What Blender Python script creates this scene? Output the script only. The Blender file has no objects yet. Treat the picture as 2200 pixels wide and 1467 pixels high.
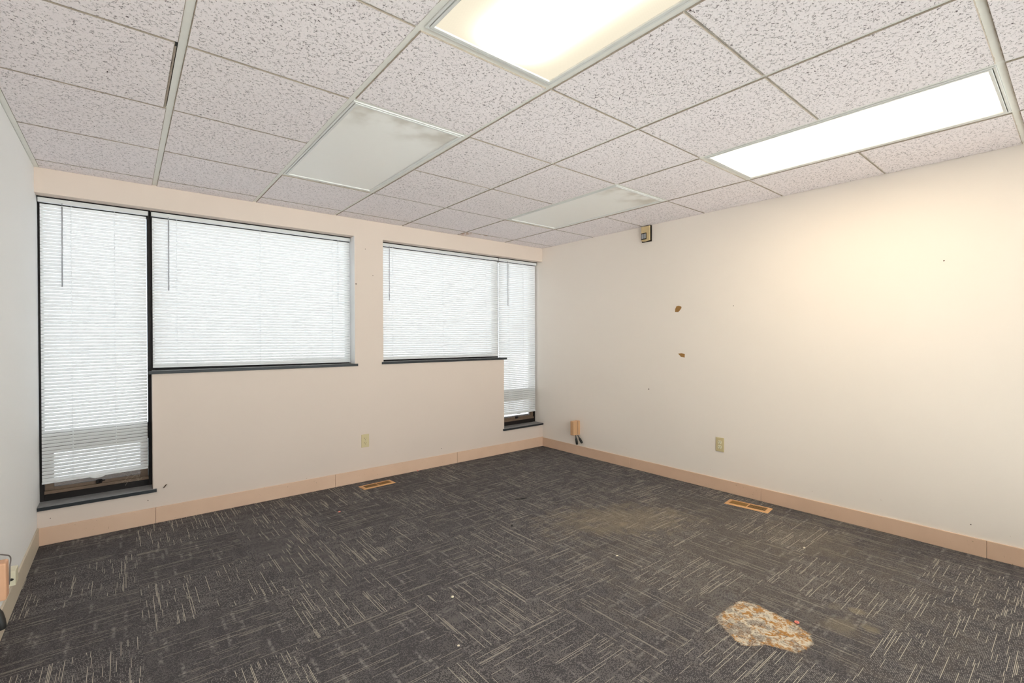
import bpy, bmesh, math, random
from mathutils import Vector, Matrix, noise as mnoise
R = random.Random(7)
sc = bpy.context.scene
COL = sc.collection

# ------------------------------------------------------------------ camera
CX, CY, CZ = -3.7817, -4.0465, 1.2539
YAW, PITCH, ROLL, F = 0.68759, -0.00612, -0.00305, 1015.93
cam = bpy.data.objects.new('camera', bpy.data.cameras.new('camera'))
COL.objects.link(cam)
fwd = Vector((math.sin(YAW) * math.cos(PITCH), math.cos(YAW) * math.cos(PITCH), math.sin(PITCH)))
rt = Vector((math.cos(YAW), -math.sin(YAW), 0))
up = rt.cross(fwd)
r2 = rt * math.cos(ROLL) + up * math.sin(ROLL)
u2 = -rt * math.sin(ROLL) + up * math.cos(ROLL)
cam.matrix_world = Matrix(((r2.x, u2.x, -fwd.x, CX), (r2.y, u2.y, -fwd.y, CY), (r2.z, u2.z, -fwd.z, CZ), (0, 0, 0, 1)))
cam.data.sensor_width = 36.0
cam.data.lens = F * 36.0 / 2200.0
cam.data.clip_start = 0.02
sc.camera = cam

# ------------------------------------------------------------------ daylight and exposure
w = bpy.data.worlds.new('world')
sc.world = w
w.use_nodes = True
bg = w.node_tree.nodes['Background']
bg.inputs[0].default_value = (0.91, 0.95, 1.0, 1)     # bright overcast sky
bg.inputs[1].default_value = 2.0
sun = bpy.data.objects.new('sun', bpy.data.lights.new('sun', 'SUN'))   # sun added so the paving outside bounces light up to the ceiling
COL.objects.link(sun)
sun.data.energy = 7.0
sun.data.angle = 0.02
sun.data.color = (1.0, .95, .90)
sun.rotation_euler = (math.radians(15), 0, 0)
LAMP_WARM = (1.0, 0.83, 0.56)                          # tube colour of the two working fixtures
LAMP_GAIN = 5.0
sc.view_settings.view_transform = 'Standard'
sc.view_settings.look = 'None'
sc.view_settings.gamma = 1
sc.view_settings.use_curve_mapping = False
sc.view_settings.exposure = 1.22
sc.cycles.max_bounces = 10
sc.cycles.diffuse_bounces = 6
sc.cycles.transparent_max_bounces = 12
sc.cycles.sample_clamp_indirect = 6

# ------------------------------------------------------------------ helpers
class NT:
    """small wrapper for building node materials"""
    def __init__(s, name):
        s.m = bpy.data.materials.new(name)
        s.m.use_nodes = True
        s.t = s.m.node_tree
        s.t.nodes.clear()
        s.out = s.t.nodes.new('ShaderNodeOutputMaterial')
    def n(s, typ, **kw):
        nd = s.t.nodes.new('ShaderNode' + typ)
        for k, v in kw.items():
            setattr(nd, k, v)
        return nd
    def put(s, sock, v):
        if isinstance(v, bpy.types.NodeSocket):
            s.t.links.new(v, sock)
        elif isinstance(v, (tuple, list)):
            v = tuple(v)
            if len(v) == 3 and sock.type == 'RGBA':
                v = v + (1,)
            sock.default_value = v
        else:
            sock.default_value = v
    def math(s, op, a, b=0.0, c=0.0, clamp=False):
        nd = s.n('Math', operation=op)
        nd.use_clamp = clamp
        s.put(nd.inputs[0], a); s.put(nd.inputs[1], b); s.put(nd.inputs[2], c)
        return nd.outputs[0]
    def xyz(s, v):
        nd = s.n('SeparateXYZ'); s.put(nd.inputs[0], v)
        return nd.outputs
    def vec(s, x, y, z=0.0):
        nd = s.n('CombineXYZ')
        s.put(nd.inputs[0], x); s.put(nd.inputs[1], y); s.put(nd.inputs[2], z)
        return nd.outputs[0]
    def noise(s, v, scale, detail=2.0, rough=0.5, dist=0.0):
        nd = s.n('TexNoise')
        s.put(nd.inputs['Vector'], v); nd.inputs['Scale'].default_value = scale
        nd.inputs['Detail'].default_value = detail; nd.inputs['Roughness'].default_value = rough
        nd.inputs['Distortion'].default_value = dist
        return nd.outputs['Fac']
    def white(s, v):
        nd = s.n('TexWhiteNoise', noise_dimensions='3D'); s.put(nd.inputs['Vector'], v)
        return nd.outputs['Value']
    def smooth(s, v, a, b):
        nd = s.n('MapRange', interpolation_type='SMOOTHSTEP')
        s.put(nd.inputs[0], v); s.put(nd.inputs[1], a); s.put(nd.inputs[2], b)
        nd.inputs[3].default_value = 0; nd.inputs[4].default_value = 1
        return nd.outputs[0]
    def mix(s, f, a, b):
        nd = s.n('Mix', data_type='RGBA')
        s.put(nd.inputs[0], f); s.put(nd.inputs[6], a); s.put(nd.inputs[7], b)
        return nd.outputs[2]
    def obj(s):
        return s.n('TexCoord').outputs['Object']
    def geo(s):
        return s.n('NewGeometry').outputs['Position']
    def bump(s, h, strength=0.3, dist=0.001):
        nd = s.n('Bump'); s.put(nd.inputs['Height'], h)
        nd.inputs['Strength'].default_value = strength; nd.inputs['Distance'].default_value = dist
        return nd.outputs[0]
    def bsdf(s, col, rough=0.6, normal=None, metal=0.0, spec=0.5):
        nd = s.n('BsdfPrincipled')
        s.put(nd.inputs['Base Color'], col); s.put(nd.inputs['Roughness'], rough)
        nd.inputs['Metallic'].default_value = metal
        nd.inputs['Specular IOR Level'].default_value = spec
        if normal is not None:
            s.put(nd.inputs['Normal'], normal)
        return nd
    def done(s, shader):
        s.put(s.out.inputs[0], shader)
        return s.m

def simple(name, col, rough=0.5, metal=0.0, spec=0.5, var=0.06, scale=30.0, bump=0.0):
    t = NT(name)
    v = t.noise(t.geo(), scale, 3)
    d = tuple(c * (1 - var) for c in col); l = tuple(min(1, c * (1 + var)) for c in col)
    c = t.mix(v, d, l)
    nrm = t.bump(t.noise(t.geo(), scale * 12, 2), bump, 0.0005) if bump else None
    return t.done(t.bsdf(c, rough, nrm, metal, spec).outputs[0])

class MB:
    """collects boxes, tubes and polygons, links them as ONE mesh object"""
    def __init__(s):
        s.v = []; s.f = []; s.sm = []
    def box(s, x0, x1, y0, y1, z0, z1, bev=0.0):
        if x0 > x1: x0, x1 = x1, x0
        if y0 > y1: y0, y1 = y1, y0
        if z0 > z1: z0, z1 = z1, z0
        if bev <= 0:
            b = len(s.v)
            s.v += [(x, y, z) for z in (z0, z1) for y in (y0, y1) for x in (x0, x1)]
            for q in ((0, 2, 3, 1), (4, 5, 7, 6), (0, 1, 5, 4), (2, 6, 7, 3), (0, 4, 6, 2), (1, 3, 7, 5)):
                s.f.append(tuple(b + i for i in q)); s.sm.append(False)
            return s
        bm = bmesh.new()
        vs = [bm.verts.new((x, y, z)) for z in (z0, z1) for y in (y0, y1) for x in (x0, x1)]
        for q in ((0, 2, 3, 1), (4, 5, 7, 6), (0, 1, 5, 4), (2, 6, 7, 3), (0, 4, 6, 2), (1, 3, 7, 5)):
            bm.faces.new([vs[i] for i in q])
        bmesh.ops.bevel(bm, geom=bm.edges[:], offset=min(bev, (x1 - x0) * .45, (y1 - y0) * .45, (z1 - z0) * .45),
                        segments=2, profile=0.5, affect='EDGES')
        s.add_bm(bm)
        return s
    def add_bm(s, bm, smooth=False):
        bm.verts.index_update()
        b = len(s.v)
        s.v += [tuple(v.co) for v in bm.verts]
        for f in bm.faces:
            s.f.append(tuple(b + v.index for v in f.verts)); s.sm.append(smooth)
        bm.free()
    def poly(s, pts):
        b = len(s.v); s.v += [tuple(p) for p in pts]
        s.f.append(tuple(range(b, b + len(pts)))); s.sm.append(False)
        return s
    def prism(s, pts, d):
        """closed outline pts extruded by vector d"""
        b = len(s.v); n = len(pts)
        s.v += [tuple(p) for p in pts] + [tuple(Vector(p) + Vector(d)) for p in pts]
        s.f.append(tuple(range(b, b + n))); s.sm.append(False)
        s.f.append(tuple(range(b + 2 * n - 1, b + n - 1, -1))); s.sm.append(False)
        for i in range(n):
            j = (i + 1) % n
            s.f.append((b + i, b + n + i, b + n + j, b + j)); s.sm.append(False)
        return s
    def tube(s, path, r, seg=8, closed=False):
        P = [Vector(p) for p in path]
        n = len(P); rings = []
        prev = None
        for i in range(n):
            if closed:
                t = (P[(i + 1) % n] - P[i - 1]).normalized()
            else:
                t = (P[min(i + 1, n - 1)] - P[max(i - 1, 0)]).normalized()
            a = prev if prev is not None else (Vector((0, 0, 1)) if abs(t.z) < .9 else Vector((1, 0, 0)))
            a = (a - t * a.dot(t)).normalized(); prev = a
            c = t.cross(a)
            rr = r[i] if isinstance(r, (list, tuple)) else r
            b = len(s.v)
            for k in range(seg):
                an = 2 * math.pi * k / seg
                s.v.append(tuple(P[i] + a * math.cos(an) * rr + c * math.sin(an) * rr))
            rings.append(b)
        m = n if closed else n - 1
        for i in range(m):
            b0, b1 = rings[i], rings[(i + 1) % n]
            for k in range(seg):
                k2 = (k + 1) % seg
                s.f.append((b0 + k, b0 + k2, b1 + k2, b1 + k)); s.sm.append(True)
        if not closed:
            s.f.append(tuple(rings[0] + k for k in reversed(range(seg)))); s.sm.append(False)
            s.f.append(tuple(rings[-1] + k for k in range(seg))); s.sm.append(False)
        return s
    def build(s, name, mat, parent=None):
        """vertices are given in room coordinates; a child is stored relative to its parent, a top-level mesh about its own base"""
        if parent is not None:
            o0 = world_loc(parent)
        else:
            xs, ys, zs = zip(*s.v)
            o0 = Vector(((min(xs) + max(xs)) / 2, (min(ys) + max(ys)) / 2, min(zs)))
        me = bpy.data.meshes.new(name)
        me.from_pydata([(x - o0.x, y - o0.y, z - o0.z) for x, y, z in s.v], [], s.f)
        me.polygons.foreach_set('use_smooth', s.sm)
        me.materials.append(mat)
        me.update()
        bm = bmesh.new(); bm.from_mesh(me)
        bmesh.ops.recalc_face_normals(bm, faces=bm.faces); bm.to_mesh(me); bm.free()
        o = bpy.data.objects.new(name, me)
        COL.objects.link(o)
        if parent is not None:
            o.parent = parent
        else:
            o.location = o0
        return o

def world_loc(o):
    p = Vector(o.location)
    while o.parent is not None:
        o = o.parent; p += Vector(o.location)
    return p

def tag(o, label=None, cat=None, group=None, kind=None):
    if label: o['label'] = label
    if cat: o['category'] = cat
    if group: o['group'] = group
    if kind: o['kind'] = kind
    return o

def thing(name, loc, label, cat, group=None):
    o = bpy.data.objects.new(name, None)
    o.empty_display_size = 0.05
    COL.objects.link(o); o.location = loc
    return tag(o, label, cat, group)

# ------------------------------------------------------------------ measures (metres; right wall x=0, window wall y=0, floor z=0)
XL, YB, H = -4.195, -4.75, 2.302
S = 0.6096
GX = [-(0.5652 + S * (5 - i)) for i in range(6)]       # ceiling runners along y, GX[0] the leftmost
GY = [-(0.1731 + S * k) for k in range(8)]             # ceiling runners along x, GY[0] nearest the windows
YW = 0.25                                              # outer face of the window wall
ZH = 2.150                                             # underside of the header over the windows

# ------------------------------------------------------------------ materials
def m_paint(name, col, dirt=0.0):
    t = NT(name)
    p = t.geo()
    big = t.noise(p, 1.3, 3)
    c = t.mix(big, tuple(x * .975 for x in col), tuple(min(1, x * 1.02) for x in col))
    if dirt:
        # scattered scuffs low on the wall
        sp = t.math('MULTIPLY', t.smooth(t.noise(p, 48, 2), .745, .79), t.smooth(t.xyz(p)[2], .4, .12))
        c = t.mix(t.math('MULTIPLY', sp, dirt), c, (.30, .17, .09))
    b = t.bump(t.noise(p, 260, 3), .12, .0006)
    return t.done(t.bsdf(c, .62, b, spec=.3).outputs[0])

M_WALL = m_paint('wall_paint_shaded', (.73, .61, .53), .8)  # one paint on all walls; the window wall's warm shade is in this colour
M_WALLR = m_paint('wall_paint_lamplit', (.90, .81, .73), .35)  # same paint, lightened and warmed for the lamplight on this wall
M_WALLL = m_paint('wall_paint_daylit', (.91, .905, .90), .35)  # same paint, whitened for the daylight reaching this wall

def m_base():
    t = NT('baseboard_vinyl')
    p = t.geo()
    c = t.mix(t.noise(p, 6, 4), (.68, .455, .32), (.78, .545, .395))
    sc_ = t.smooth(t.noise(p, 55, 3, .6, 1.5), .69, .74)
    c = t.mix(t.math('MULTIPLY', sc_, .75), c, (.22, .12, .06))
    return t.done(t.bsdf(c, .45, t.bump(t.noise(p, 150, 2), .1, .0005), spec=.4).outputs[0])
M_BASE = m_base()
M_BASEL = simple('baseboard_left_vinyl', (.66, .57, .45), .45, 0, .4, .08, 8)

def m_tile():
    """mineral fibre tile: short worm-like fissures and pinholes, water stain by one tile near the window wall"""
    t = NT('fissured_tile')
    p = t.geo(); x, y, z = t.xyz(p)
    rag = t.noise(p, 210, 2, .5)
    def cracks(sc_, w, msc, th, off):
        q = t.vec(t.math('ADD', x, off), y, z)
        n1 = t.noise(q, sc_, 2.5, .55, 1.1)
        line = t.math('SUBTRACT', 1.0, t.smooth(t.math('ABSOLUTE', t.math('SUBTRACT', n1, .5)), w * .3, w))
        mk = t.smooth(t.noise(q, msc, 1.5, .5), th, th + .05)
        return t.math('MULTIPLY', line, mk)
    a = cracks(58, .022, 66, .555, 0.0)
    b = cracks(100, .034, 105, .575, 5.3)
    pin = t.smooth(t.noise(p, 330, 1), .76, .79)
    cr = t.math('MAXIMUM', t.math('MAXIMUM', a, t.math('MULTIPLY', b, .85)), t.math('MULTIPLY', pin, .7))
    patch = t.noise(p, 7, 2)
    base = t.mix(rag, (.88, .805, .815), (.98, .91, .92))
    c = t.mix(t.math('MULTIPLY', cr, t.math('MULTIPLY_ADD', patch, .9, .50, clamp=True)), base, (.10, .06, .065))
    # water stain along one edge of a part tile
    inx = t.math('MULTIPLY', t.smooth(x, -1.19, -1.16), t.smooth(x, -.72, -.92))
    edge = t.math('MAXIMUM', t.smooth(y, -.13, -.168), t.math('MULTIPLY', t.smooth(x, -1.02, -1.15), .8))
    iny = t.math('MULTIPLY', t.smooth(y, -.180, -.172), edge)
    st = t.math('MULTIPLY', t.math('MULTIPLY', inx, iny), t.smooth(t.noise(p, 30, 4, .6), .40, .56))
    c = t.mix(t.math('MULTIPLY', st, .85), c, (.42, .20, .07))
    hgt = t.math('SUBTRACT', t.math('MULTIPLY', rag, .5), t.math('MULTIPLY', cr, 1.3))
    return t.done(t.bsdf(c, .9, t.bump(hgt, .95, .0028), spec=.15).outputs[0])
M_TILE = m_tile()
M_GRID = simple('grid_metal', (.84, .82, .77), .5, 0, .4, .04)
M_GRIDE = simple('tile_core', (.40, .33, .27), .9, var=.25, scale=60)
M_FIX = simple('fixture_metal', (.74, .73, .71), .4, 0, .5, .03)
M_DARKGAP = simple('dark_gap', (.02, .018, .016), .9)
M_BLACK = simple('bronze_frame', (.012, .008, .007), .55, 0, .25, .35, 40)
M_BROWN = simple('sash_brown', (.16, .105, .070), .6, 0, .4, .25, 50)
def m_sill():
    t = NT('slate_sill')
    nz = t.xyz(t.n('NewGeometry').outputs['Normal'])[2]
    dustn = t.math('MULTIPLY', t.smooth(nz, .5, .95), t.math('MULTIPLY_ADD', t.noise(t.geo(), 22, 4, .6), .7, .45, clamp=True))
    c = t.mix(dustn, (.018, .021, .025), (.34, .335, .34))     # dust lies on the top face only
    return t.done(t.bsdf(c, .45, spec=.4).outputs[0])
M_SILL = m_sill()
M_IVORY = simple('ivory_plastic', (.64, .53, .30), .35, 0, .5, .04)
M_CREAM = simple('cream_plastic', (.80, .74, .55), .35, 0, .5, .03)
M_TANBOX = simple('tan_plastic', (.62, .36, .19), .45, 0, .5, .05)
M_PINKBOX = simple('peach_plastic', (.72, .40, .24), .45, 0, .5, .04)
M_SENSOR = simple('beige_plastic', (.66, .50, .27), .45, 0, .4, .08)
M_HOLE = simple('socket_hole', (.02, .015, .01), .8)
M_RUBBER = simple('black_rubber', (.014, .013, .012), .5)
M_WIRE = simple('grey_wire', (.25, .21, .20), .5)
M_LENSGREY = simple('grey_window_plastic', (.36, .36, .38), .3)
M_SCREW = simple('screw_metal', (.45, .40, .30), .35, .7)
M_REG = simple('register_enamel', (.66, .36, .16), .42, 0, .5, .18, 40)
M_REGD = simple('register_louver', (.36, .20, .07), .5, 0, .5, .2, 40)
M_REGK = simple('register_damper_lit', (.36, .22, .05), .5, .2, .5, .2, 40)  # yellow light on the damper put into its colour
M_CORD = simple('ladder_cord', (.85, .87, .88), .7)
M_CONC = simple('pale_paving', (.85, .86, .86), .9, var=.05, scale=2)
M_SOIL = simple('brown_soil', (.030, .020, .013), .95, var=.45, scale=14)

def m_trans(name, col, fac, tcol=None):
    t = NT(name)
    d = t.bsdf(col, .4, spec=.35)
    tr = t.n('BsdfTranslucent'); t.put(tr.inputs[0], (tcol or col) + (1,))
    mx = t.n('MixShader'); mx.inputs[0].default_value = fac
    t.t.links.new(d.outputs[0], mx.inputs[1]); t.t.links.new(tr.outputs[0], mx.inputs[2])
    return t.done(mx.outputs[0])
M_SLAT = m_trans('blind_slat', (.88, .872, .865), .28, (.87, .865, .86))
M_RAIL = m_trans('blind_rail', (.80, .80, .80), .12)
M_WAND = simple('wand_plastic', (.42, .42, .45), .3)

def m_glass(name='window_glass', tint=(.95, .98, .96, 1)):
    t = NT(name)
    tr = t.n('BsdfTransparent'); tr.inputs[0].default_value = tint
    g = t.n('BsdfGlossy'); g.inputs['Roughness'].default_value = .02
    fr = t.n('Fresnel'); fr.inputs[0].default_value = 1.45
    mx = t.n('MixShader'); t.t.links.new(fr.outputs[0], mx.inputs[0])
    t.t.links.new(tr.outputs[0], mx.inputs[1]); t.t.links.new(g.outputs[0], mx.inputs[2])
    return t.done(mx.outputs[0])
M_GLASS = m_glass()
M_GLASST = m_glass('dimming_glass', (.64, .665, .685, 1))  # tint added to dim the daylight behind the blinds

def m_screen():
    t = NT('insect_screen')
    d = t.bsdf((.10, .07, .05), .8)
    tr = t.n('BsdfTransparent')
    mx = t.n('MixShader'); mx.inputs[0].default_value = .75
    t.t.links.new(d.outputs[0], mx.inputs[1]); t.t.links.new(tr.outputs[0], mx.inputs[2])
    return t.done(mx.outputs[0])
M_SCREEN = m_screen()

def m_lens(name, lit, lo=1.0, wid=.15, ylen=.52):
    """prismatic acrylic panel; the working ones glow most along the tubes behind them"""
    t = NT(name)
    p = t.obj(); x, y, z = t.xyz(p)
    pr = t.math('MULTIPLY', t.math('SINE', t.math('MULTIPLY', x, 900)), t.math('SINE', t.math('MULTIPLY', y, 900)))
    b = t.bump(pr, .25, .001)
    if not lit:
        dirt = t.math('MULTIPLY', t.smooth(y, -.28, -.56), t.smooth(t.noise(p, 5.5, 3), .38, .66))
        c = t.mix(t.math('MULTIPLY', dirt, .6), (.93, .905, .87), (.45, .37, .27))
        return t.done(t.bsdf(c, .45, b, spec=.4).outputs[0])
    gx = t.math('EXPONENT', t.math('MULTIPLY', t.math('POWER', t.math('DIVIDE', t.math('ABSOLUTE', x), wid), 2.0), -1.0))
    gy = t.smooth(t.math('ABSOLUTE', y), .60, ylen)
    s = t.math('MULTIPLY_ADD', t.math('MULTIPLY', gx, gy), LAMP_GAIN, lo)
    s = t.math('MULTIPLY', s, t.math('MULTIPLY_ADD', pr, .03, 1.0))
    col = t.mix(t.math('MULTIPLY', gx, gy), (1, .90, .70), LAMP_WARM)
    e = t.n('Emission'); t.put(e.inputs[0], col); t.put(e.inputs[1], s)
    return t.done(e.outputs[0])
M_LENS_OFF = m_lens('lens_unlit', False)
M_LENS_A = m_lens('lens_lit', True, .41, .095, .42)
M_LENS_B = m_lens('lens_lit_bright', True, .44, .19, .54)

def m_carpet():
    """tufted carpet squares; uv is metres across (u) and along (v) the tufting, different on every square"""
    t = NT('carpet')
    uv = t.n('UVMap').outputs[0]
    u, v, _ = t.xyz(uv)
    fl = lambda a, k: t.math('FLOOR', t.math('MULTIPLY', a, k))
    fr = lambda a: t.math('FRACT', a)
    bell = lambda f, a, b: t.math('SUBTRACT', 1.0, t.smooth(t.math('ABSOLUTE', t.math('SUBTRACT', f, .5)), a, b))
    view_tone = t.n('Attribute'); view_tone.attribute_name = 'pile_look'; view_tone = view_tone.outputs['Fac']     # contrast from the camera's view along the rows, put into the colour
    K = 225.0                                             # one pale column every 4.4 mm, a loop every 5 mm
    uk = t.math('MULTIPLY', u, K)
    cu = t.math('FLOOR', uk)
    colm = bell(fr(uk), .13, .36)
    rc = t.white(t.vec(cu, 3.3))
    vk = t.math('MULTIPLY_ADD', v, 190.0, rc)
    cv = t.math('FLOOR', vk)
    loop = t.white(t.vec(cu, cv, 1.0))
    dot = bell(fr(vk), .26, .50)
    pile_look = t.noise(t.vec(u, v, 2.0), 300, 2, .75)
    # smudges: short pale bars lying across the columns
    va = t.math('MULTIPLY', v, 48.0)
    a = t.math('FLOOR', va)
    ub = t.math('MULTIPLY_ADD', u, 7.0, t.math('MULTIPLY', t.white(t.vec(a, 11.0)), 5.0))
    b = t.math('FLOOR', ub)
    sm = t.math('GREATER_THAN', t.white(t.vec(a, b, 12.0)), .83)
    sm = t.math('MULTIPLY', t.math('MULTIPLY', sm, t.smooth(t.noise(t.vec(u, v, 5.0), 60, 3, .7), .40, .62)), t.math('MULTIPLY', bell(fr(va), .10, .5), bell(fr(ub), .20, .5)))
    gath = t.noise(t.vec(t.math('MULTIPLY', u, .55), t.math('MULTIPLY', v, 1.6)), 9.0, 3, .62)
    band = t.noise(t.vec(t.math('MULTIPLY', u, .12), t.math('MULTIPLY', v, 1.0)), 26.0, 2, .5)
    dens = t.math('ADD', t.math('MULTIPLY_ADD', gath, 1.5, -.38), t.math('MULTIPLY_ADD', band, .7, -.22))
    dens = t.math('MULTIPLY_ADD', sm, .35, dens)
    on = t.smooth(t.math('SUBTRACT', dens, loop), -.08, .08)
    dots = t.math('MULTIPLY', t.math('MULTIPLY', on, dot), colm)
    def lines(L, th, seed):
        q = t.math('MULTIPLY_ADD', v, 1.0 / L, t.math('MULTIPLY', t.white(t.vec(cu, seed)), 7.0))
        o = t.math('GREATER_THAN', t.white(t.vec(cu, t.math('FLOOR', q), seed + .7)), th)
        return t.math('MULTIPLY', t.math('MULTIPLY', o, colm), bell(fr(q), .44, .5))
    ln = t.math('MAXIMUM', lines(.20, .935, 2.0), t.math('MULTIPLY', lines(.08, .95, 5.0), .8))
    c = t.mix(pile_look, (.016, .0145, .019), (.138, .126, .130))
    c = t.mix(t.math('MULTIPLY', dots, t.math('MULTIPLY_ADD', view_tone, .32, .42)), c, (.35, .325, .305))
    c = t.mix(t.math('MULTIPLY', sm, t.math('MULTIPLY_ADD', view_tone, -.28, .58)), c, (.31, .285, .275))
    c = t.mix(t.math('MULTIPLY', ln, t.math('MULTIPLY_ADD', view_tone, .35, .58)), c, (.54, .49, .41))
    # dust and spills trodden in, plus a broad brown tint on the right
    p = t.geo(); x, y, z = t.xyz(p)
    def blot(px, py, rx, ry, am, ang=0.0):
        ca, sa = math.cos(ang), math.sin(ang)
        dx = t.math('SUBTRACT', x, px); dy = t.math('SUBTRACT', y, py)
        ex = t.math('DIVIDE', t.math('MULTIPLY_ADD', dx, ca, t.math('MULTIPLY', dy, sa)), rx)
        ey = t.math('DIVIDE', t.math('MULTIPLY_ADD', dy, ca, t.math('MULTIPLY', dx, -sa)), ry)
        d = t.math('SQRT', t.math('ADD', t.math('MULTIPLY', ex, ex), t.math('MULTIPLY', ey, ey)))
        d = t.math('ADD', d, t.math('MULTIPLY', t.math('SUBTRACT', t.noise(p, 9, 6, .68), .5), 1.9))
        return t.math('MULTIPLY', t.smooth(d, 1.0, .15), am)
    dust = t.math('MAXIMUM', blot(-1.10, -2.02, .80, .42, .34, -.55), blot(-.55, -2.9, .60, .55, .20))
    dust = t.math('MAXIMUM', dust, blot(-.9, -2.7, 1.5, 1.5, .12))
    for q in ((-1.18, -2.06, .10, .05, .5), (-.85, -2.75, .40, .25, .16), (-1.38, -3.37, .16, .10, .30), (-1.30, -3.46, .06, .06, .38), (-1.19, -3.375, .045, .045, .42), (-1.22, -3.30, .1, .05, .2)):
        dust = t.math('MAXIMUM', dust, blot(*q))
    c = t.mix(dust, c, (.34, .27, .175))
    h = t.math('ADD', t.math('MULTIPLY', colm, dot), pile_look)
    return t.done(t.bsdf(c, .95, t.bump(h, .3, .0015), spec=.06).outputs[0])
M_CARPET = m_carpet()

def m_stain():
    t = NT('rust_stain')
    at = t.n('Attribute'); at.attribute_name = 'rim'
    p = t.geo(); x, y, z = t.xyz(p)
    n1 = t.noise(p, 26, 5, .65, .7); n2 = t.noise(p, 130, 3, .7)
    fine = t.noise(t.vec(t.math('MULTIPLY', x, 2.2), y, z), 60, 3, .65)
    n3 = t.noise(t.vec(x, y, 3.7), 15, 4, .65, .5)
    white = t.mix(n2, (.42, .34, .26), (.80, .72, .58))
    rust = t.mix(n2, (.31, .145, .038), (.48, .245, .08))
    c = t.mix(t.smooth(t.math('MULTIPLY_ADD', fine, .35, t.math('MULTIPLY', n1, .65)), .475, .535), white, rust)
    grey = t.smooth(t.math('MULTIPLY_ADD', fine, .3, t.math('MULTIPLY', n3, .7)), .45, .55)
    c = t.mix(t.math('MULTIPLY', grey, .8), c, t.mix(t.white(t.vec(t.math('FLOOR', t.math('MULTIPLY', x, 300)), t.math('FLOOR', t.math('MULTIPLY', y, 300)))), (.06, .05, .05), (.42, .37, .32)))
    al = t.smooth(t.math('ADD', at.outputs['Fac'], t.math('MULTIPLY', t.math('SUBTRACT', fine, .5), 1.5)), .02, .45)
    b = t.bsdf(c, .95, t.bump(n2, .5, .001), spec=.1)
    t.put(b.inputs['Alpha'], al)
    return t.done(b.outputs[0])
M_STAIN = m_stain()

# ------------------------------------------------------------------ floor
def make_floor():
    xs = [XL - .0] + [-3.73 + .5 * i for i in range(8)] + [0.0]
    ys = [0.0] + [-.505 - .4985 * i for i in range(9)] + [YB]
    ys = [y for y in ys if y >= YB]
    if ys[-1] > YB: ys.append(YB)
    me = bpy.data.meshes.new('floor')
    V = []; Fc = []; UV = []; ST = []
    over = {(2, 0): 1, (2, 2): 1, (6, 7): 0, (8, 6): 1}
    for i in range(len(xs) - 1):
        for j in range(len(ys) - 1):
            x0, x1, y0, y1 = xs[i], xs[i + 1], ys[j], ys[j + 1]
            par = (i + j) % 2
            yo = par                                   # 1: tufting runs along y
            yo = over.get((i, j), yo)
            b = len(V)
            q = [(x0, y0), (x1, y0), (x1, y1), (x0, y1)]
            V += [(x, y, 0) for x, y in q]
            Fc.append((b + 3, b + 2, b + 1, b))
            ou, ov = R.randint(1, 60) * 1.0 + 20, R.randint(1, 60) * 1.0 + 20
            uvs = [((x + ou), (y + ov)) if yo else ((y + ou), (x + ov)) for x, y in q]
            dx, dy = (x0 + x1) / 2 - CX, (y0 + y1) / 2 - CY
            al = abs(dy if yo else dx) / math.hypot(dx, dy)    # how far the rows run along the camera's line of sight
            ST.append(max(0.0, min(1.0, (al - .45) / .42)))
            UV += [uvs[3], uvs[2], uvs[1], uvs[0]]
    me.from_pydata(V, [], Fc)
    uvl = me.uv_layers.new(name='UVMap')
    for k, c in enumerate(UV):
        uvl.data[k].uv = c
    me.attributes.new('pile_look', 'FLOAT', 'FACE').data.foreach_set('value', ST)
    me.materials.append(M_CARPET)
    o = bpy.data.objects.new('floor', me); COL.objects.link(o)
    tag(o, kind='structure')
    # slab below so the floor has body
    s = MB().box(XL, 0, YB, 0, -.12, -.002).build('floor_slab', M_CONC, o)
    # rust and glue patch left on the carpet
    ol = [(-1.737, -2.985), (-1.662, -2.984), (-1.532, -2.989), (-1.504, -3.007), (-1.488, -3.058), (-1.496, -3.155), (-1.511, -3.241), (-1.545, -3.308), (-1.61, -3.343), (-1.697, -3.331), (-1.727, -3.321), (-1.754, -3.247), (-1.771, -3.217), (-1.822, -3.183), (-1.848, -3.153), (-1.827, -3.107), (-1.804, -3.068), (-1.766, -3.011)]
    cx = sum(a for a, b in ol) / len(ol); cy = sum(b for a, b in ol) / len(ol)
    ring = []
    n = len(ol)
    for k in range(n * 6):
        i = k // 6; f = (k % 6) / 6
        a, b = ol[i], ol[(i + 1) % n]
        ring.append((a[0] * (1 - f) + b[0] * f, a[1] * (1 - f) + b[1] * f))
    V = [(cx, cy, .0015)]; A = [1.0]; Fc = []
    levels = (.55, .78, .93, 1.08)
    vals = (1.1, .95, .5, -.35)
    m = len(ring)
    for L, va in zip(levels, vals):
        for a, b in ring:
            V.append((cx + (a - cx) * L, cy + (b - cy) * L, .0015)); A.append(va)
    for k in range(m):
        k2 = (k + 1) % m
        Fc.append((0, 1 + k2, 1 + k))
        for l in range(len(levels) - 1):
            b0 = 1 + l * m; b1 = b0 + m
            Fc.append((b0 + k, b0 + k2, b1 + k2, b1 + k))
    me = bpy.data.meshes.new('stain'); me.from_pydata(V, [], Fc)
    at = me.attributes.new('rim', 'FLOAT', 'POINT')
    at.data.foreach_set('value', A)
    me.materials.append(M_STAIN)
    bm = bmesh.new(); bm.from_mesh(me); bmesh.ops.recalc_face_normals(bm, faces=bm.faces)
    if bm.faces[0].normal.z < 0: bmesh.ops.reverse_faces(bm, faces=bm.faces)
    bm.to_mesh(me); bm.free()
    so = bpy.data.objects.new('stain', me); COL.objects.link(so); so.parent = o
    tag(so, 'rusty orange and chalky white patch worn into the carpet')
    return o
make_floor()

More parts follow.
